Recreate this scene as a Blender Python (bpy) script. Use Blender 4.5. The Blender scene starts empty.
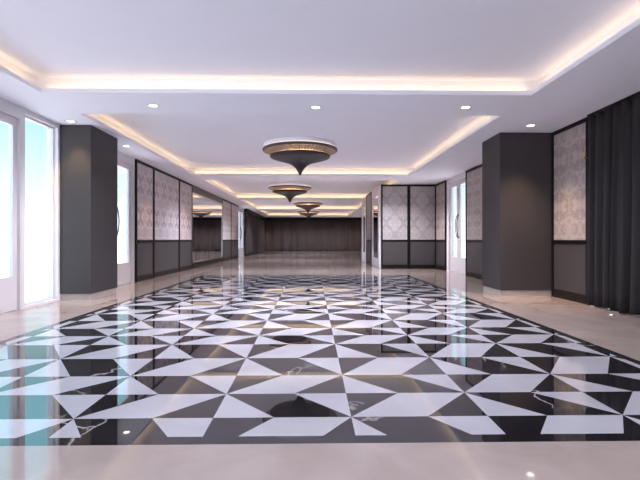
import bpy, bmesh, math, random
from mathutils import Vector, Matrix
random.seed(7)
S = bpy.context.scene
COL = S.collection
PI = math.pi

# ------------------------------------------------------------------ dimensions
H_CAM = 1.22
SOFFIT = H_CAM + 2.30          # lower ceiling
INNER = SOFFIT + 0.30          # ceiling inside the trays
XL, XR = -5.05, 5.20           # side walls
YN, YF = -3.2, 46.4            # near and far walls
BX = 2.88                      # side of the projecting wall on the right
BY0, BY1 = 18.5, 25.3
TX0, TX1 = -4.24, 3.50         # ceiling trays
TRAYS = [(-0.78, 7.02), (8.20, 16.0), (17.2, 25.0), (26.2, 34.0), (35.2, 43.0)]

# ------------------------------------------------------------------ helpers
class MB:
    """collects shapes, links them as ONE mesh object"""
    def __init__(self):
        self.bm = bmesh.new()
    def box(self, x0, x1, y0, y1, z0, z1, mat=0):
        v = [self.bm.verts.new(p) for p in ((x0,y0,z0),(x1,y0,z0),(x1,y1,z0),(x0,y1,z0),
                                            (x0,y0,z1),(x1,y0,z1),(x1,y1,z1),(x0,y1,z1))]
        for f in ((0,3,2,1),(4,5,6,7),(0,1,5,4),(1,2,6,5),(2,3,7,6),(3,0,4,7)):
            fc = self.bm.faces.new([v[i] for i in f]); fc.material_index = mat
        return self
    def poly(self, pts, mat=0):
        f = self.bm.faces.new([self.bm.verts.new(p) for p in pts]); f.material_index = mat
        return f
    def lathe(self, prof, n=64, flute=0.0, nf=0):
        rings = []
        for r, z in prof:
            if r < 1e-5:
                rings.append([self.bm.verts.new((0,0,z))]); continue
            ring = []
            for i in range(n):
                a = 2*PI*i/n
                rr = r*(1 + flute*math.cos(nf*a))
                ring.append(self.bm.verts.new((rr*math.cos(a), rr*math.sin(a), z)))
            rings.append(ring)
        for a, b in zip(rings, rings[1:]):
            for i in range(n):
                j = (i+1) % n
                if len(a) == 1 and len(b) == 1: continue
                if len(a) == 1: self.bm.faces.new((a[0], b[j], b[i]))
                elif len(b) == 1: self.bm.faces.new((a[i], a[j], b[0]))
                else: self.bm.faces.new((a[i], a[j], b[j], b[i]))
        return self
    def tube(self, pts, r, n=10):
        rings = []
        for k, p in enumerate(pts):
            p = Vector(p)
            t = (Vector(pts[min(k+1, len(pts)-1)]) - Vector(pts[max(k-1, 0)])).normalized()
            u = t.orthogonal().normalized() if abs(t.z) < .9 else Vector((1,0,0))
            u = (u - t*u.dot(t)).normalized(); w = t.cross(u)
            rings.append([self.bm.verts.new(p + r*(math.cos(2*PI*i/n)*u + math.sin(2*PI*i/n)*w)) for i in range(n)])
        for a, b in zip(rings, rings[1:]):
            for i in range(n):
                j = (i+1) % n
                self.bm.faces.new((a[i], a[j], b[j], b[i]))
        self.bm.faces.new(rings[0][::-1]); self.bm.faces.new(rings[-1])
        return self
    def build(self, name, mats, parent=None, smooth=False, bevel=0.0, fix=True):
        if fix:
            bmesh.ops.recalc_face_normals(self.bm, faces=self.bm.faces)
        me = bpy.data.meshes.new(name); self.bm.to_mesh(me); self.bm.free()
        for m in (mats if isinstance(mats, (list, tuple)) else [mats]): me.materials.append(m)
        if smooth:
            for p in me.polygons: p.use_smooth = True
        o = bpy.data.objects.new(name, me); COL.objects.link(o)
        if parent: o.parent = parent
        if bevel:
            b = o.modifiers.new('bevel', 'BEVEL'); b.width = bevel; b.segments = 2; b.limit_method = 'ANGLE'
        return o

def tag(o, label, cat, group=None):
    o['label'] = label; o['category'] = cat
    if group: o['group'] = group
    return o

def thing(name, label, cat, loc=(0,0,0), rz=0.0, group=None):
    o = bpy.data.objects.new(name, None); COL.objects.link(o)
    o.empty_display_size = .2
    o.location = loc; o.rotation_euler = (0,0,rz)
    return tag(o, label, cat, group)

def structure(o, label=None, cat=None):
    o['kind'] = 'structure'
    if label: o['label'] = label
    if cat: o['category'] = cat
    return o

def copy_tree(o, parent=None):
    c = o.copy(); COL.objects.link(c)
    if parent: c.parent = parent
    for ch in list(o.children): copy_tree(ch, c)
    return c

# ------------------------------------------------------------------ materials
def nt(name):
    m = bpy.data.materials.new(name); m.use_nodes = True
    t = m.node_tree; b = t.nodes['Principled BSDF']
    return m, t, b
def N(t, kind, **kw):
    n = t.nodes.new(kind)
    for k, v in kw.items():
        if k in n.inputs: n.inputs[k].default_value = v
        else: setattr(n, k, v)
    return n
def ramp(t, src, stops):
    r = t.nodes.new('ShaderNodeValToRGB'); e = r.color_ramp.elements
    while len(e) < len(stops): e.new(.5)
    for el, (p, c) in zip(e, stops):
        el.position = p; el.color = (c[0], c[1], c[2], 1) if not isinstance(c, (int, float)) else (c, c, c, 1)
    t.links.new(src, r.inputs[0]); return r
def math_(t, op, a, b=None, c=None):
    n = t.nodes.new('ShaderNodeMath'); n.operation = op
    for i, v in enumerate((a, b, c)):
        if v is None: continue
        if isinstance(v, (int, float)): n.inputs[i].default_value = v
        else: t.links.new(v, n.inputs[i])
    return n.outputs[0]

def paint(name, col, rough=.6, var=.03, scale=3.0, ior=1.45, metal=0.0, bump=0.0):
    m, t, b = nt(name)
    tc = N(t, 'ShaderNodeTexCoord'); nz = N(t, 'ShaderNodeTexNoise', Scale=scale, Detail=4.0)
    t.links.new(tc.outputs['Object'], nz.inputs['Vector'])
    r = ramp(t, nz.outputs['Fac'], [(.3, [c*(1-var) for c in col]), (.7, [min(1, c*(1+var)) for c in col])])
    t.links.new(r.outputs[0], b.inputs['Base Color'])
    b.inputs['Roughness'].default_value = rough; b.inputs['IOR'].default_value = ior
    b.inputs['Metallic'].default_value = metal
    if bump:
        bp = N(t, 'ShaderNodeBump', Strength=bump, Distance=.01); t.links.new(nz.outputs['Fac'], bp.inputs['Height'])
        t.links.new(bp.outputs[0], b.inputs['Normal'])
    return m

M_CEIL = paint('ceiling_paint', (.84, .83, .92), .7, .01, 1.5)
M_WALL = paint('white_wall_paint', (.70, .67, .70), .55, .015, 2.0)
M_WHITE = paint('white_lacquer', (.66, .62, .66), .35, .01, 2.0)
M_CLAD = paint('charcoal_cladding', (.047, .041, .044), .55, .06, 1.2, ior=1.35)
M_PLINTH = paint('pale_stone_plinth', (.40, .34, .31), .25, .05, 6)
M_FRAME = paint('black_brown_frame', (.006, .004, .004), .5, .1, 4, ior=1.3)
M_LOWER = paint('grey_wainscot', (.058, .050, .053), .45, .05, 1.5)
M_BASE = paint('dark_skirting', (.008, .005, .005), .4, .1, 3, ior=1.35)
M_STEEL = paint('brushed_steel', (.55, .54, .55), .25, .05, 30, metal=1.0)
M_DKSTEEL = paint('dark_steel', (.06, .055, .06), .3, .05, 30, metal=.6)
M_BRONZE = paint('dark_bronze', (.075, .058, .055), .35, .1, 5, metal=.35)
M_BOWL = paint('violet_black_bronze', (.030, .023, .027), .45, .1, 5, metal=.2)
M_BRASS = paint('brass', (.75, .52, .22), .3, .05, 20, metal=1.0)

def make_damask(name='damask_fabric', tr=.62, lv=.38, dark=(.25, .22, .235), light=(.37, .335, .345)):
    """pale ogee brocade, mirrored left-right, woven in two tones"""
    m, t, b = nt(name)
    tc = N(t, 'ShaderNodeTexCoord'); sp = N(t, 'ShaderNodeSeparateXYZ')
    t.links.new(tc.outputs['Object'], sp.inputs[0])
    x, z = sp.outputs['X'], sp.outputs['Z']
    ax = math_(t, 'ABSOLUTE', x)
    # ogee trellis: curved diamonds
    cz = math_(t, 'MULTIPLY', z, 2*PI/0.95)
    cx = math_(t, 'MULTIPLY', ax, 2*PI/0.72)
    tre = math_(t, 'ADD', math_(t, 'COSINE', cx), math_(t, 'COSINE', cz))
    band = math_(t, 'ABSOLUTE', tre)
    band = ramp(t, band, [(.10, 0.0), (.55, 1.0)])
    # mirrored leafy noise inside
    zz = math_(t, 'PINGPONG', z, .475); xx = math_(t, 'PINGPONG', ax, .36)
    cb = N(t, 'ShaderNodeCombineXYZ'); t.links.new(xx, cb.inputs[0]); t.links.new(zz, cb.inputs[2])
    nz = N(t, 'ShaderNodeTexNoise', Scale=8.5, Detail=3.0, Distortion=.8); t.links.new(cb.outputs[0], nz.inputs['Vector'])
    lf = ramp(t, nz.outputs['Fac'], [(.44, 0.0), (.54, 1.0)])
    mx = math_(t, 'MULTIPLY_ADD', band.outputs[0], tr, math_(t, 'MULTIPLY', lf.outputs[0], lv))
    r = ramp(t, mx, [(0.0, dark), (1.0, light)])
    t.links.new(r.outputs[0], b.inputs['Base Color'])
    b.inputs['Roughness'].default_value = .5
    bp = N(t, 'ShaderNodeBump', Strength=.15, Distance=.004); t.links.new(mx, bp.inputs['Height'])
    t.links.new(bp.outputs[0], b.inputs['Normal'])
    return m
M_DAMASK = make_damask()
M_BROCADE = make_damask('brocade_fabric', .15, .85, (.29, .245, .24), (.43, .365, .35))
M_DAMASK_L = make_damask('violet_grey_damask', .45, .55, (.30, .262, .288), (.62, .545, .57))

def make_cloth(name, col):
    m, t, b = nt(name)
    tc = N(t, 'ShaderNodeTexCoord'); mp = N(t, 'ShaderNodeMapping', Scale=(14, 14, .25))
    t.links.new(tc.outputs['Object'], mp.inputs[0])
    nz = N(t, 'ShaderNodeTexNoise', Scale=1.0, Detail=3.0); t.links.new(mp.outputs[0], nz.inputs['Vector'])
    r = ramp(t, nz.outputs['Fac'], [(.3, [c*.75 for c in col]), (.7, [c*1.25 for c in col])])
    t.links.new(r.outputs[0], b.inputs['Base Color']); b.inputs['Roughness'].default_value = .75
    b.inputs['Specular IOR Level'].default_value = .2
    return m
M_CURT = make_cloth('charcoal_curtain_cloth', (.026, .023, .025))
M_CURT2 = make_cloth('brown_black_curtain_cloth', (.050, .037, .036))

def make_marble(name, a, bcol, veincol, vein_amt, scale, rough, ior, vthr=.03):
    m, t, b = nt(name)
    tc = N(t, 'ShaderNodeTexCoord')
    nz = N(t, 'ShaderNodeTexNoise', Scale=scale, Detail=6.0, Distortion=.6)
    t.links.new(tc.outputs['Object'], nz.inputs['Vector'])
    base = ramp(t, nz.outputs['Fac'], [(.3, a), (.7, bcol)])
    # veins: cell edges bent by noise, broken up by a second noise
    wz = N(t, 'ShaderNodeTexNoise', Scale=2.6, Detail=4.0)
    t.links.new(tc.outputs['Object'], wz.inputs['Vector'])
    mixv = N(t, 'ShaderNodeMix', data_type='RGBA', blend_type='LINEAR_LIGHT'); mixv.inputs[0].default_value = .22
    t.links.new(tc.outputs['Object'], mixv.inputs[6]); t.links.new(wz.outputs['Color'], mixv.inputs[7])
    vo = N(t, 'ShaderNodeTexVoronoi', feature='DISTANCE_TO_EDGE', Scale=1.15)
    t.links.new(mixv.outputs[2], vo.inputs['Vector'])
    vr = ramp(t, vo.outputs['Distance'], [(0.0, 1.0), (vthr, 0.0)])
    bk = N(t, 'ShaderNodeTexNoise', Scale=.9, Detail=1.0); t.links.new(tc.outputs['Object'], bk.inputs['Vector'])
    br = ramp(t, bk.outputs['Fac'], [(.57, 0.0), (.64, 1.0)])
    fac = math_(t, 'MULTIPLY', math_(t, 'MULTIPLY', vr.outputs[0], br.outputs[0]), vein_amt)
    mc = N(t, 'ShaderNodeMix', data_type='RGBA')
    t.links.new(fac, mc.inputs[0]); t.links.new(base.outputs[0], mc.inputs[6]); mc.inputs[7].default_value = (*veincol, 1)
    t.links.new(mc.outputs[2], b.inputs['Base Color'])
    b.inputs['Roughness'].default_value = rough; b.inputs['IOR'].default_value = ior
    return m
M_BEIGE = make_marble('beige_marble', (.365, .285, .256), (.455, .365, .333), (.56, .49, .47), .12, 2.2, .04, 1.7)
M_BLACK = make_marble('black_marble', (.010, .008, .010), (.020, .017, .020), (.55, .5, .5), .9, 3.0, .02, 2.0, .014)
M_WMARB = make_marble('white_marble', (.46, .435, .475), (.54, .515, .56), (.45, .43, .48), .25, 1.6, .025, 1.85)

def make_glass():
    m = bpy.data.materials.new('clear_glass'); m.use_nodes = True
    t = m.node_tree; t.nodes.clear()
    o = N(t, 'ShaderNodeOutputMaterial'); tr = N(t, 'ShaderNodeBsdfTransparent'); gl = N(t, 'ShaderNodeBsdfGlossy', Roughness=.0)
    fr = N(t, 'ShaderNodeFresnel', IOR=1.35); mx = N(t, 'ShaderNodeMixShader')
    tr.inputs[0].default_value = (.95, .985, .985, 1)
    nz = N(t, 'ShaderNodeTexNoise', Scale=2.0)          # faint unevenness of the pane
    rr = ramp(t, nz.outputs['Fac'], [(0, .0), (1, .02)]); t.links.new(rr.outputs[0], gl.inputs['Roughness'])
    ge = N(t, 'ShaderNodeNewGeometry')                    # both faces of the pane reflect alike
    t.links.new(math_(t, 'MULTIPLY_ADD', ge.outputs['Backfacing'], 1/1.35 - 1.35, 1.35), fr.inputs['IOR'])
    t.links.new(fr.outputs[0], mx.inputs[0]); t.links.new(tr.outputs[0], mx.inputs[1]); t.links.new(gl.outputs[0], mx.inputs[2])
    t.links.new(mx.outputs[0], o.inputs[0]); return m
M_GLASS = make_glass()

def make_mirror():
    m, t, b = nt('silvered_mirror')
    nz = N(t, 'ShaderNodeTexNoise', Scale=1.0); r = ramp(t, nz.outputs['Fac'], [(0, (.78, .76, .78)), (1, (.82, .80, .82))])
    t.links.new(r.outputs[0], b.inputs['Base Color'])
    b.inputs['Metallic'].default_value = 1; b.inputs['Roughness'].default_value = .015
    return m
M_MIRROR = make_mirror()

def emit(name, col, s):
    m, t, b = nt(name)
    nz = N(t, 'ShaderNodeTexNoise', Scale=4.0); r = ramp(t, nz.outputs['Fac'], [(0, [c*.97 for c in col]), (1, col)])
    t.links.new(r.outputs[0], b.inputs['Emission Color']); b.inputs['Emission Strength'].default_value = s
    b.inputs['Base Color'].default_value = (.8, .8, .8, 1)
    return m
M_LENS = emit('downlight_lens', (1, .93, .82), 6.0)
M_LED = emit('warm_led_ring', (1, .76, .50), 14.0)
M_LED2 = emit('uplight_ring', (1, .84, .68), 1.4)
M_UP = emit('floor_light_lens', (1, .95, .88), 2.0)

def make_gold():
    m, t, b = nt('fluted_gold_wood')
    tc = N(t, 'ShaderNodeTexCoord'); nz = N(t, 'ShaderNodeTexNoise', Scale=9.0, Detail=3.0)
    t.links.new(tc.outputs['Object'], nz.inputs['Vector'])
    r = ramp(t, nz.outputs['Fac'], [(.3, (.40, .26, .18)), (.7, (.52, .35, .25))])
    t.links.new(r.outputs[0], b.inputs['Base Color']); b.inputs['Roughness'].default_value = .35; b.inputs['Metallic'].default_value = .3
    return m
M_GOLD = make_gold()

# ------------------------------------------------------------------ floor
def clip(poly, x0, x1, y0, y1):
    def side(p, inside, cut):
        out = []
        for i in range(len(p)):
            a, b = p[i-1], p[i]
            if inside(b):
                if not inside(a): out.append(cut(a, b))
                out.append(b)
            elif inside(a): out.append(cut(a, b))
        return out
    def cx(v): return lambda a, b: (v, a[1] + (b[1]-a[1])*(v-a[0])/(b[0]-a[0]))
    def cy(v): return lambda a, b: (a[0] + (b[0]-a[0])*(v-a[1])/(b[1]-a[1]), v)
    for ins, ct in ((lambda p: p[0] >= x0-1e-9, cx(x0)), (lambda p: p[0] <= x1+1e-9, cx(x1)),
                    (lambda p: p[1] >= y0-1e-9, cy(y0)), (lambda p: p[1] <= y1+1e-9, cy(y1))):
        if not poly: break
        poly = side(poly, ins, ct)
    return poly

PX0, PX1, PY0, PY1 = -3.73, 3.29, 2.655, 15.08      # outer edge of the inlay
BW = .105
mb = MB()
for x0, x1, y0, y1 in ((XL-.3, PX0, YN-.3, YF+.3), (PX1, XR+.3, YN-.3, YF+.3), (PX0, PX1, YN-.3, PY0), (PX0, PX1, PY1, YF+.3)):
    mb.poly([(x0,y0,0),(x1,y0,0),(x1,y1,0),(x0,y1,0)], 0)
ix0, ix1, iy0, iy1 = PX0+BW, PX1-BW, PY0+BW, PY1-BW
for x0, x1, y0, y1 in ((PX0, ix0, PY0, PY1), (ix1, PX1, PY0, PY1), (ix0, ix1, PY0, iy0), (ix0, ix1, iy1, PY1)):
    mb.poly([(x0,y0,0),(x1,y0,0),(x1,y1,0),(x0,y1,0)], 1)
HX, FR = .9455, .56                                   # half spacing of the stars, length of the long tile
ROWS = [3.05 - .605, 3.05]
k = 0
while ROWS[-1] < PY1:
    ROWS.append(ROWS[-1] + (.470, .472, .585, .605)[k % 4]); k += 1
for j in range(len(ROWS)-1):
    ya, yb = ROWS[j], ROWS[j+1]
    jj = j - 1
    for c in range(-6, 6):
        xa = .27 + c*HX; xb = xa + HX
        slash = ((c - jj) % 2 == 0)                   # star at lower left and upper right
        w = HX*FR
        if slash:
            tris = [((xa,ya),(xb-w,yb),(xa,yb)), ((xa+w,ya),(xb,ya),(xb,yb))]
            par = ((xa,ya),(xa+w,ya),(xb,yb),(xb-w,yb)); pm, tm = 2, 1
        else:
            tris = [((xa,yb),(xa,ya),(xb-w,ya)), ((xa+w,yb),(xb,ya),(xb,yb))]
            par = ((xa,yb),(xb-w,ya),(xb,ya),(xa+w,yb)); pm, tm = 1, 2
        for pl, mt in ((par, pm), (tris[0], tm), (tris[1], tm)):
            q = clip(list(pl), ix0, ix1, iy0, iy1)
            q2 = []
            for p in q:
                if not q2 or (abs(p[0]-q2[-1][0]) + abs(p[1]-q2[-1][1]) > 1e-5): q2.append(p)
            if len(q2) > 2 and abs(q2[0][0]-q2[-1][0]) + abs(q2[0][1]-q2[-1][1]) < 1e-5: q2.pop()
            if len(q2) >= 3: mb.poly([(p[0], p[1], 0) for p in q2], mt)
bmesh.ops.remove_doubles(mb.bm, verts=mb.bm.verts, dist=1e-5)
for f in mb.bm.faces:
    f.normal_update()
    if f.normal.z < 0: f.normal_flip()
structure(mb.build('floor', [M_BEIGE, M_BLACK, M_WMARB], fix=False), 'polished beige marble floor with inlaid black and white star pattern', 'floor')

# ------------------------------------------------------------------ ceiling with five cove-lit trays
mb = MB()
def plane(x0, x1, y0, y1, z): mb.poly([(x0,y0,z),(x1,y0,z),(x1,y1,z),(x0,y1,z)])
plane(XL-.25, TX0, YN-.25, YF+.25, SOFFIT); plane(TX1, XR+.25, YN-.25, YF+.25, SOFFIT)
ys = [YN-.25] + [v for t_ in TRAYS for v in t_] + [YF+.25]
for a, b in zip(ys[0::2], ys[1::2]): plane(TX0, TX1, a, b, SOFFIT)
LIP, REC = .07, .20
def ring(r0, z0, r1, z1):
    (a0, b0, c0, d0), (a1, b1, c1, d1) = r0, r1
    p = [(a0,c0,z0),(b0,c0,z0),(b0,d0,z0),(a0,d0,z0)]; q = [(a1,c1,z1),(b1,c1,z1),(b1,d1,z1),(a1,d1,z1)]
    for i in range(4):
        n = (i+1) % 4
        mb.poly([p[i], p[n], q[n], q[i]])
for a, b in TRAYS:
    op = (TX0, TX1, a, b); out = (TX0-REC, TX1+REC, a-REC, b+REC)
    ring(op, SOFFIT, op, SOFFIT+LIP); ring(op, SOFFIT+LIP, out, SOFFIT+LIP); ring(out, SOFFIT+LIP, out, INNER)
    plane(out[0], out[1], out[2], out[3], INNER)
bmesh.ops.remove_doubles(mb.bm, verts=mb.bm.verts, dist=1e-5)
structure(mb.build('ceiling', M_CEIL), 'pale lavender-white ceiling with five recessed cove-lit trays', 'ceiling')

# ------------------------------------------------------------------ walls with openings
def wall_y(name, x0, x1, y0, y1, holes, label):
    """wall running along Y; holes = (ya, yb, za, zb)"""
    m = MB(); y = y0
    for ya, yb, za, zb in sorted(holes):
        m.box(x0, x1, y, ya, 0, SOFFIT)
        if za > 0: m.box(x0, x1, ya, yb, 0, za)
        m.box(x0, x1, ya, yb, zb, SOFFIT); y = yb
    m.box(x0, x1, y, y1, 0, SOFFIT)
    return structure(m.build(name, M_WALL), label, 'wall')
DOOR_H = 3.36
L_DOORS = [(5.62, 7.82), (10.46, 12.66), (30.35, 32.95)]
L_WIN = (7.905, 8.925, .04, 3.44)
wall_y('wall_left', XL-.22, XL, YN, YF, [(a, b, 0, DOOR_H) for a, b in L_DOORS] + [L_WIN, (1.0, 4.6, .04, 3.44)],
       'white wall on the left with glazed doors and a tall window')
wall_y('wall_right', XR, XR+.22, YN, YF, [(14.86, 16.82, 0, DOOR_H)], 'white wall on the right with a glazed double door')
m = MB(); m.box(XL-.22, XR+.22, YF, YF+.2, 0, SOFFIT)
structure(m.build('wall_far', M_WALL), 'far end wall behind the long dark curtain', 'wall')
m = MB()
m.box(XL-.22, XR+.22, YN-.2, YN, 0, .1); m.box(XL-.22, XR+.22, YN-.2, YN, 3.3, SOFFIT)
for a, b in ((XL-.22, -2.6), (2.75, XR+.22)): m.box(a, b, YN-.2, YN, .1, 3.3)
structure(m.build('wall_near', M_WALL), 'near end wall with an opening for the added window', 'wall')
m = MB(); m.box(BX, XR, BY0, BY1, 0, SOFFIT)
structure(m.build('wall_projection', M_WALL), 'white wall block projecting from the right wall', 'wall')

# windows ------------------------------------------------------------
def window(name, loc, rz, w, z0, z1, nx, label, fw=.05):
    o = thing(name, label, 'window', loc, rz); o['kind'] = 'structure'
    m = MB()
    m.box(-w/2, -w/2+fw, -.05, .05, z0, z1); m.box(w/2-fw, w/2, -.05, .05, z0, z1)
    m.box(-w/2+fw, w/2-fw, -.05, .05, z0, z0+fw); m.box(-w/2+fw, w/2-fw, -.05, .05, z1-fw, z1)
    for i in range(1, nx):
        x = -w/2 + w*i/nx; m.box(x-fw/2, x+fw/2, -.04, .04, z0+fw, z1-fw)
    m.build('frame', M_WHITE, o)
    for i in range(nx):
        a = -w/2 + w*i/nx; b = a + w/nx
        g = MB(); g.box(a+fw/2, b-fw/2, -.006, .006, z0+fw, z1-fw); g.build('pane', M_GLASS, o)
    return o
window('window_1', (XL-.13, (L_WIN[0]+L_WIN[1])/2, 0), PI/2, L_WIN[1]-L_WIN[0], L_WIN[2], L_WIN[3], 1,
       'tall narrow floor-to-ceiling window left of the left column', .03)
window('window_added_left', (XL-.13, 2.8, 0), PI/2, 3.6, .04, 3.44, 3, 'added unseen wide window in the left wall beside the viewer')  # out of view, added to let in more daylight
window('window_added_near', (.075, YN-.1, 0), 0, 5.35, .1, 3.3, 4, 'added wide window in the near end wall, unseen daylight fill')  # invented opening behind the camera, supplies fill daylight

# glazed double doors ------------------------------------------------
def door(name, yc, x, rz, w, label, st=.17):
    o = thing(name, label, 'door', (x, yc, 0), rz); o['kind'] = 'structure'
    m = MB(); f = .05
    m.box(-w/2, -w/2+f, -.08, .10, 0, DOOR_H); m.box(w/2-f, w/2, -.08, .10, 0, DOOR_H); m.box(-w/2+f, w/2-f, -.08, .10, DOOR_H-f, DOOR_H)
    m.build('frame', M_WHITE, o)
    for s in (-1, 1):
        a, b = (-w/2+f, -.004) if s < 0 else (.004, w/2-f)
        m = MB(); zt = DOOR_H-f-.005
        m.box(a, a+st, -.03, .03, .01, zt); m.box(b-st, b, -.03, .03, .01, zt)
        m.box(a+st, b-st, -.03, .03, .01, .58); m.box(a+st, b-st, -.03, .03, 3.17, zt)
        lf = m.build('door_leaf', M_WHITE, o)
        g = MB(); g.box(a+st, b-st, -.008, .008, .58, 3.17); g.build('pane', M_GLASS, lf)
        hx = s*.075
        pts = [(hx, -.03, 1.27)] + [(hx, -.03 - .085*math.sin(PI*i/14)**.6, 1.27 + .85*i/14) for i in range(1, 14)] + [(hx, -.03, 2.12)]
        m = MB(); m.tube(pts, .014); m.build('handle', M_DKSTEEL, lf, smooth=True)
    return o
door('door_1', (L_DOORS[0][0]+L_DOORS[0][1])/2, XL-.08, PI/2, L_DOORS[0][1]-L_DOORS[0][0], 'white glazed double door at the left edge, left of the tall window', .10)
door('door_2', (L_DOORS[1][0]+L_DOORS[1][1])/2, XL-.08, PI/2, L_DOORS[1][1]-L_DOORS[1][0], 'white glazed double door with dark bow handle right behind the left column')
door('door_3', (L_DOORS[2][0]+L_DOORS[2][1])/2, XL-.08, PI/2, L_DOORS[2][1]-L_DOORS[2][0], 'white glazed door at the far left end beyond the large mirror')
door('door_4', 15.84, XR+.08, -PI/2, 1.96, 'white glazed double door in the right wall beyond the right column')

# ------------------------------------------------------------------ columns
def column(x0, x1, y0, y1, label):
    o = thing('column', label, 'column', ((x0+x1)/2, (y0+y1)/2, 0), 0, None)
    w, d = (x1-x0)/2, (y1-y0)/2
    left = x0 < 0
    m = MB(); m.box(-w + (0 if left else .02), w - (.02 if left else 0), -d+.02, d-.02, 0, .13); m.build('plinth', M_PLINTH, o)
    m = MB(); m.box(-w, w, -d, d, .13, SOFFIT); m.build('cladding', M_CLAD, o, bevel=.006)
    return o
column(XL, -4.43, 8.98, 10.20, 'dark grey square column on the left, between tall window and glazed door')
column(4.03, XR, 9.46, 10.45, 'dark grey square column on the right, next to the damask panel and curtain')

# ------------------------------------------------------------------ framed wall panels
DADO = 1.17
def wall_panel(w, loc, rz, label, group=None, fabric=None):
    o = thing('wainscot_bay', label, 'wall panel', loc, rz, group)
    t, f = .055, .065
    top = SOFFIT - .005
    m = MB()
    m.box(-w/2, -w/2+f, -t, 0, .0, top); m.box(w/2-f, w/2, -t, 0, .0, top)
    m.box(-w/2+f, w/2-f, -t, 0, top-.08, top); m.box(-w/2+f, w/2-f, -t, 0, DADO-.04, DADO+.04)
    m.build('frame', M_FRAME, o, bevel=.004)
    m = MB(); m.box(-w/2+f, w/2-f, -.035, 0, DADO+.04, top-.08); m.build('damask_inset', fabric or M_DAMASK, o)
    m = MB(); m.box(-w/2+f, w/2-f, -.035, 0, .17, DADO-.04); m.build('lower_inset', M_LOWER, o)
    m = MB(); m.box(-w/2+f, w/2-f, -.05, 0, 0, .17); m.build('baseboard', M_BASE, o)
    return o
GL = 'framed damask panels along the left wall'
def lp(a, b, label): return wall_panel(b-a, (XL, (a+b)/2, 0), PI/2, label, GL, M_DAMASK_L)
def rp(a, b, label, g=None): return wall_panel(b-a, (XR, (a+b)/2, 0), -PI/2, label, g, M_BROCADE)
lp(12.74, 14.15, 'framed damask wall panel nearest the left glazed door')
lp(14.15, 16.86, 'widest framed damask panel left of the mirror, middle of three')
lp(16.86, 18.66, 'framed damask panel immediately left of the large mirror')
lp(24.95, 27.6, 'framed damask panel immediately right of the large mirror')
lp(27.6, 30.25, 'framed damask panel between the far left door and another panel')
GR = 'framed damask panels on the right side'
rp(8.20, 9.455, 'narrow framed damask panel between right column and charcoal curtain', GR)
rp(12.1, 14.80, 'framed damask panel between right column and white glazed door', GR)
rp(17.06, BY0-.06, 'narrow framed damask panel beside the right glazed door, turned to the room', GR)
w_ = (XR - .0 - BX)/2
wall_panel(w_, (BX + w_/2, BY0, 0), 0, 'left one of two framed ogee damask panels facing the viewer', GR)
wall_panel(w_, (BX + w_*1.5, BY0, 0), 0, 'right one of two framed ogee damask panels facing the viewer', GR)
wall_panel(1.9, (BX, 22.2, 0), -PI/2, 'damask panel on the side of the projecting wall, between pale glass strips', GR)

# ------------------------------------------------------------------ mirrors
def mirror(w, z0, z1, loc, rz, label, fmat, f=.09):
    o = thing('framed_mirror', label, 'mirror', loc, rz, None)
    m = MB()
    m.box(-w/2, -w/2+f, -.05, 0, z0, z1); m.box(w/2-f, w/2, -.05, 0, z0, z1)
    m.box(-w/2+f, w/2-f, -.05, 0, z0, z0+f); m.box(-w/2+f, w/2-f, -.05, 0, z1-f, z1)
    m.build('frame', fmat, o, bevel=.004)
    m = MB(); m.box(-w/2+f, w/2-f, -.03, 0, z0+f, z1-f); m.build('mirror_glass', M_MIRROR, o)
    return o
lm = mirror(6.25, .22, 3.20, (XL, 21.80, 0), PI/2, 'large wall mirror between damask panels on the left wall', M_STEEL, .06)
m = MB(); m.box(-3.125, 3.125, -.055, 0, 0, .22); m.build('mirror_base', M_BASE, lm)
m = MB(); m.box(-3.125, 3.125, -.055, 0, 3.20, SOFFIT-.003); m.build('top_rail', M_BRONZE, lm)
mirror(2.35, .02, 3.50, (BX, 19.85, 0), -PI/2, 'pale-framed tall mirror on the side of the projecting wall, nearer one', M_WHITE, .38)
mirror(1.95, .02, 3.50, (BX, 24.22, 0), -PI/2, 'pale-framed tall mirror on the side of the projecting wall, farther one', M_WHITE, .5)

# ------------------------------------------------------------------ curtains
def drape(w, z0, z1, pitch, amp, seed, mat, parent, ztop_amp=.55, thick=.012):
    rnd = random.Random(seed)
    cuts = [0.0]
    while cuts[-1] < w: cuts.append(cuts[-1] + pitch*rnd.uniform(.65, 1.4))
    amps = [amp*rnd.uniform(.55, 1.25) for _ in cuts]
    nx = max(40, int(w/pitch*12)); nz = 14
    bm = bmesh.new(); rows = []
    for iz in range(nz+1):
        v = iz/nz; z = z0 + (z1-z0)*v
        fall = 1 - (1-ztop_amp)*v
        row = []
        for i in range(nx+1):
            x = w*i/nx
            s = 0
            while s < len(cuts)-2 and cuts[s+1] < x: s += 1
            u = (x - cuts[s])/(cuts[s+1]-cuts[s])
            y = amps[s]*fall*math.sin(PI*u)*(1 if s % 2 else -1)
            y += .25*amp*math.sin(x*2.1 + 2.5*v + seed)*(1-v)
            zz = z + (.018*math.sin(x*9 + seed) if iz == 0 and z0 > .02 else 0)
            row.append(bm.verts.new((x - w/2 + .02*math.sin(3*v + x*5)*(1-v), y, zz)))
        rows.append(row)
    for a, b in zip(rows, rows[1:]):
        for i in range(nx): bm.faces.new((a[i], a[i+1], b[i+1], b[i]))
    me = bpy.data.meshes.new('drape'); bm.to_mesh(me); bm.free(); me.materials.append(mat)
    for p in me.polygons: p.use_smooth = True
    o = bpy.data.objects.new('drape', me); COL.objects.link(o); o.parent = parent
    sm = o.modifiers.new('solid', 'SOLIDIFY'); sm.thickness = thick
    return o
c = thing('curtain', 'floor-length charcoal pleated curtain along the right wall, at the right edge', 'curtain', (XR-.10, 5.14, 0), -PI/2)
drape(5.92, .03, SOFFIT-.035, .12, .07, 3, M_CURT, c)
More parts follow.
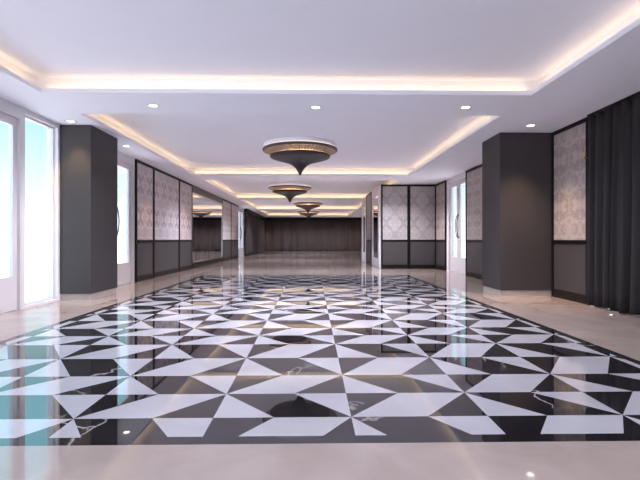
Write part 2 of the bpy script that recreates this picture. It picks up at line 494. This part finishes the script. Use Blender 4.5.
m = MB(); m.box(-2.97, 2.97, -.02, .02, SOFFIT-.035, SOFFIT); m.build('curtain_track', M_FRAME, c)
m = MB(); m.tube([(-2.93, .08, 2.72), (-2.93, -.10, 2.72), (-2.93, -.115, 2.75), (-2.93, -.115, 2.88)], .013)
m.build('tieback_hook', M_BRASS, c, smooth=True)
c = thing('curtain', 'long dark brown-black curtain covering the far end wall', 'curtain', (.075, YF-.20, 0), 0)
drape(10.1, .0, SOFFIT-.30, .38, .075, 5, M_CURT2, c)
m = MB(); m.box(-5.05, 5.05, -.16, .2, SOFFIT-.30, SOFFIT); m.build('pelmet', M_FRAME, c)
c = thing('curtain', 'dark curtain on the left wall at the far end, beyond the last door', 'curtain', (XL+.12, 39.45, 0), PI/2)
drape(12.8, .0, SOFFIT-.30, .42, .07, 9, M_CURT2, c)
m = MB(); m.box(-6.4, 6.4, -.12, .12, SOFFIT-.30, SOFFIT); m.build('pelmet', M_FRAME, c)

# ------------------------------------------------------------------ chandeliers
def chandelier():
    o = thing('ceiling_lamp', '', 'ceiling lamp')
    dz = H_CAM - INNER                      # origin sits on the tray ceiling
    def P(lst): return [(r, z + dz) for r, z in lst]
    m = MB(); m.lathe(P([(0, 2.60), (.955, 2.60), (.985, 2.59), (.985, 2.476), (.0, 2.476)]), 96); m.build('mount_gap_filler', M_CEIL, o)  # ceiling-coloured mount, added to close the shadowed gap above the dish
    m = MB(); m.lathe(P([(.0, 2.485), (.86, 2.48), (1.0, 2.475), (1.02, 2.465), (1.02, 2.418), (1.008, 2.405), (.965, 2.40), (.92, 2.41), (0, 2.42)]), 96)
    m.build('upper_dish', M_BRONZE, o, smooth=False)
    m = MB(); m.lathe(P([(.97, 2.402), (.90, 2.375), (.82, 2.34), (.73, 2.305), (.66, 2.285), (.0, 2.285)]), 360, .022, 60); m.build('fluted_collar', M_GOLD, o)
    m = MB(); m.lathe(P([(.62, 2.29), (.70, 2.275), (.79, 2.30), (.82, 2.285), (.825, 2.26), (.80, 2.232), (.66, 2.185), (.48, 2.135), (.32, 2.085), (.21, 2.025),
                         (.13, 1.95), (.07, 1.86), (.035, 1.78), (0, 1.74)]), 96); m.build('lower_bowl', M_BOWL, o, smooth=True)
    m = MB(); m.lathe(P([(.70, 2.277), (.70, 2.285), (.725, 2.285), (.725, 2.28), (.70, 2.277)]), 96); m.build('light_ring', M_LED, o)
    m = MB(); m.lathe(P([(.987, 2.4775), (.987, 2.482), (.998, 2.482), (.998, 2.4765)]), 96); m.build('uplight_ring', M_LED2, o)
    return o
LAMP0 = chandelier()
LAMPS = [(-.325, 12.15, 'large two-tier onion-shaped dark bronze ceiling lamp nearest the viewer'),
         (-1.05, 21.1, 'dark bronze two-tier ceiling lamp second from the viewer, left of the row'),
         (-.27, 30.1, 'dark ceiling lamp third in the row, just above the farthest one'),
         (-.30, 39.1, 'small farthest dark ceiling lamp before the end curtain')]
for i, (x, y, lb) in enumerate(LAMPS):
    o = LAMP0 if i == 0 else copy_tree(LAMP0)
    o.location = (x, y, INNER); o['label'] = lb; o['group'] = 'ceiling lamps in a row along the hall'

# ------------------------------------------------------------------ recessed downlights
def downlight():
    o = thing('downlight', '', 'downlight')
    m = MB(); m.lathe([(.072, .0), (.072, -.012), (.095, -.008), (.10, .0)], 40); m.build('trim_ring', M_WHITE, o, smooth=True)
    m = MB(); m.lathe([(0, -.004), (.072, -.004), (.072, -.001), (0, -.001)], 40); m.build('lens', M_LENS, o)
    return o
DL0 = downlight()
WARM = (1.0, .66, .38)
COOL = (.84, .885, 1.0)
SPOTS = [(-2.72, 7.66, 'left one of three downlights across the soffit between first two trays', 260),
         (.065, 7.70, 'middle downlight in the soffit, in front of the nearest lamp', 660),
         (2.665, 7.66, 'right one of three downlights across the soffit between first two trays', 190),
         (-4.68, 8.70, 'downlight above the front of the left column', 130),
         (4.40, 8.86, 'downlight above the front of the right column', 290),
         (-4.55, 10.98, 'downlight above the glazed door behind the left column', 75)]
def spot(x, y, z, e, ang, col=WARM, blend=.6, r=.05):
    l = bpy.data.lights.new('downlight_and_fill_beam', 'SPOT'); l.energy = e; l.spot_size = math.radians(ang); l.spot_blend = blend
    l.color = col; l.shadow_soft_size = r
    o = bpy.data.objects.new('downlight_and_fill_beam', l); COL.objects.link(o); o.location = (x, y, z); return o
for i, (x, y, lb, e) in enumerate(SPOTS):
    o = DL0 if i == 0 else copy_tree(DL0)
    o.location = (x, y, SOFFIT); o['label'] = lb; o['group'] = 'recessed downlights in the ceiling'
    spot(x, y, SOFFIT-.03, e, 72 if i > 2 else 150, WARM if i > 2 else COOL, 1.0 if i > 2 else .6)
# added fill spots without fittings along side soffits and tray gaps, plus corner downlights
for y in (13.5, 17.6, 22.0, 27.6):
    spot(-4.2, y, SOFFIT-.03, 75, 78)
for y in (13.2, 15.8, 17.4):
    spot(4.2, y, SOFFIT-.03, 50, 78)
spot(3.9, 17.6, SOFFIT-.03, 30, 100)
for x in (-4.6, 4.6):
    spot(x, 45.6, SOFFIT-.03, 220, 50)
for y in (-1.9, 16.6, 25.6, 34.6, 43.7):
    for x in (-2.66, .1, 2.78):
        if y < 25 or x < 2 or y > 40: spot(x, y, SOFFIT-.03, (520 if y < 0 else 640) if y < 40 else 520, 150, COOL, .6, .35)
for y in (6.2, 4.0):
    spot(4.2, y, SOFFIT-.03, 18, 78)
for y in (7.6, 11.0):
    spot(-4.1, y, SOFFIT-.03, 60, 70)
spot(4.1, 8.6, SOFFIT-.03, 28, 60)

fl = thing('floor_light', 'tiny round white recessed floor light at the foot of the right curtain', 'floor light', (4.83, 7.08, 0))
m = MB(); m.lathe([(.028, 0), (.03, .006), (.045, .006), (.05, 0)], 32); m.build('trim_ring', M_STEEL, fl)
m = MB(); m.lathe([(0, .007), (.02, .006), (.028, .001)], 32); m.build('lens', M_UP, fl)

# ------------------------------------------------------------------ light in the coves
def area(name, loc, rot, sx, sy, e, col):
    l = bpy.data.lights.new(name, 'AREA'); l.shape = 'RECTANGLE'; l.size = sx; l.size_y = sy; l.energy = e; l.color = col
    o = bpy.data.objects.new(name, l); COL.objects.link(o); o.location = loc; o.rotation_euler = rot; return o
COVE = (1.0, .72, .27)
CE = 0.58     # watts per metre
TILT = math.radians(60)      # strips lean towards the tray
for a, b in TRAYS:
    zc = SOFFIT + LIP + .02; wx = TX1 - TX0; wy = b - a
    cx_, cy_ = (TX0+TX1)/2, (a+b)/2
    area('cove_strip', (cx_, b+.12, zc), (PI-TILT, 0, 0), wx, .03, CE*wx, COVE)
    area('cove_strip', (cx_, a-.12, zc), (PI+TILT, 0, 0), wx, .03, CE*wx, COVE)
    area('cove_strip', (TX0-.12, cy_, zc), (0, PI-TILT, 0), .03, wy, CE*wy, COVE)
    area('cove_strip', (TX1+.12, cy_, zc), (0, PI+TILT, 0), .03, wy, CE*wy, COVE)

# ------------------------------------------------------------------ daylight
w = bpy.data.worlds.new('sky'); S.world = w; w.use_nodes = True
t = w.node_tree; bg = t.nodes['Background']
tc = N(t, 'ShaderNodeTexCoord'); sp = N(t, 'ShaderNodeSeparateXYZ'); t.links.new(tc.outputs['Generated'], sp.inputs[0])
# bright ground haze low down, pale cyan above, brightened behind the viewer as added fill
r = ramp(t, math_(t, 'MULTIPLY_ADD', sp.outputs['Z'], .5, .5),
         [(.0, (1.7, 1.7, 1.9)), (.485, (1.9, 1.9, 2.05)), (.505, (1.35, 1.42, 1.5)), (.55, (.82, .95, 1.0)), (.61, (.50, .76, .84)), (.66, (.60, 1.25, 1.5)), (1.0, (.6, .95, 1.5))])
rear_fill = ramp(t, math_(t, 'MULTIPLY', sp.outputs['Y'], -1.0), [(.2, 1.0), (.8, 1.5)])
bg.inputs[1].default_value = 1.0
mm = N(t, 'ShaderNodeMix', data_type='RGBA', blend_type='MULTIPLY'); mm.inputs[0].default_value = 1.0
t.links.new(r.outputs[0], mm.inputs[6]); t.links.new(rear_fill.outputs[0], mm.inputs[7]); t.links.new(mm.outputs[2], bg.inputs[0])
def portal(loc, rot, sx, sy):
    o = area('daylight_portal', loc, rot, sx, sy, 1, (1,1,1)); o.data.cycles.is_portal = True
for a, b in L_DOORS[:2] + [(L_WIN[0], L_WIN[1]), (1.0, 4.6)]:
    portal((XL-.23, (a+b)/2, 1.9), (0, -PI/2, 0), 2.9, b-a)
portal((XR+.23, 15.84, 1.9), (0, PI/2, 0), 2.9, 1.9)
portal((.075, YN-.22, 1.7), (PI/2, 0, 0), 5.3, 3.2)

# ------------------------------------------------------------------ camera and view
cam = bpy.data.cameras.new('camera'); co = bpy.data.objects.new('camera', cam); COL.objects.link(co)
co.location = (0, 0, H_CAM); co.rotation_euler = (PI/2, 0, -math.atan(8/444))
cam.sensor_width = 36; cam.lens = 444/640*36; cam.shift_y = -.5/640; cam.clip_start = .05; cam.clip_end = 200
S.camera = co
S.view_settings.view_transform = 'Standard'; S.view_settings.look = 'None'
S.view_settings.exposure = 0.50; S.view_settings.gamma = 1.0; S.view_settings.use_curve_mapping = False
S.cycles.use_denoising = True
S.cycles.max_bounces = 10; S.cycles.diffuse_bounces = 6; S.cycles.glossy_bounces = 5; S.cycles.transparent_max_bounces = 12
S.cycles.sample_clamp_indirect = 6.0
S.cycles.caustics_reflective = True
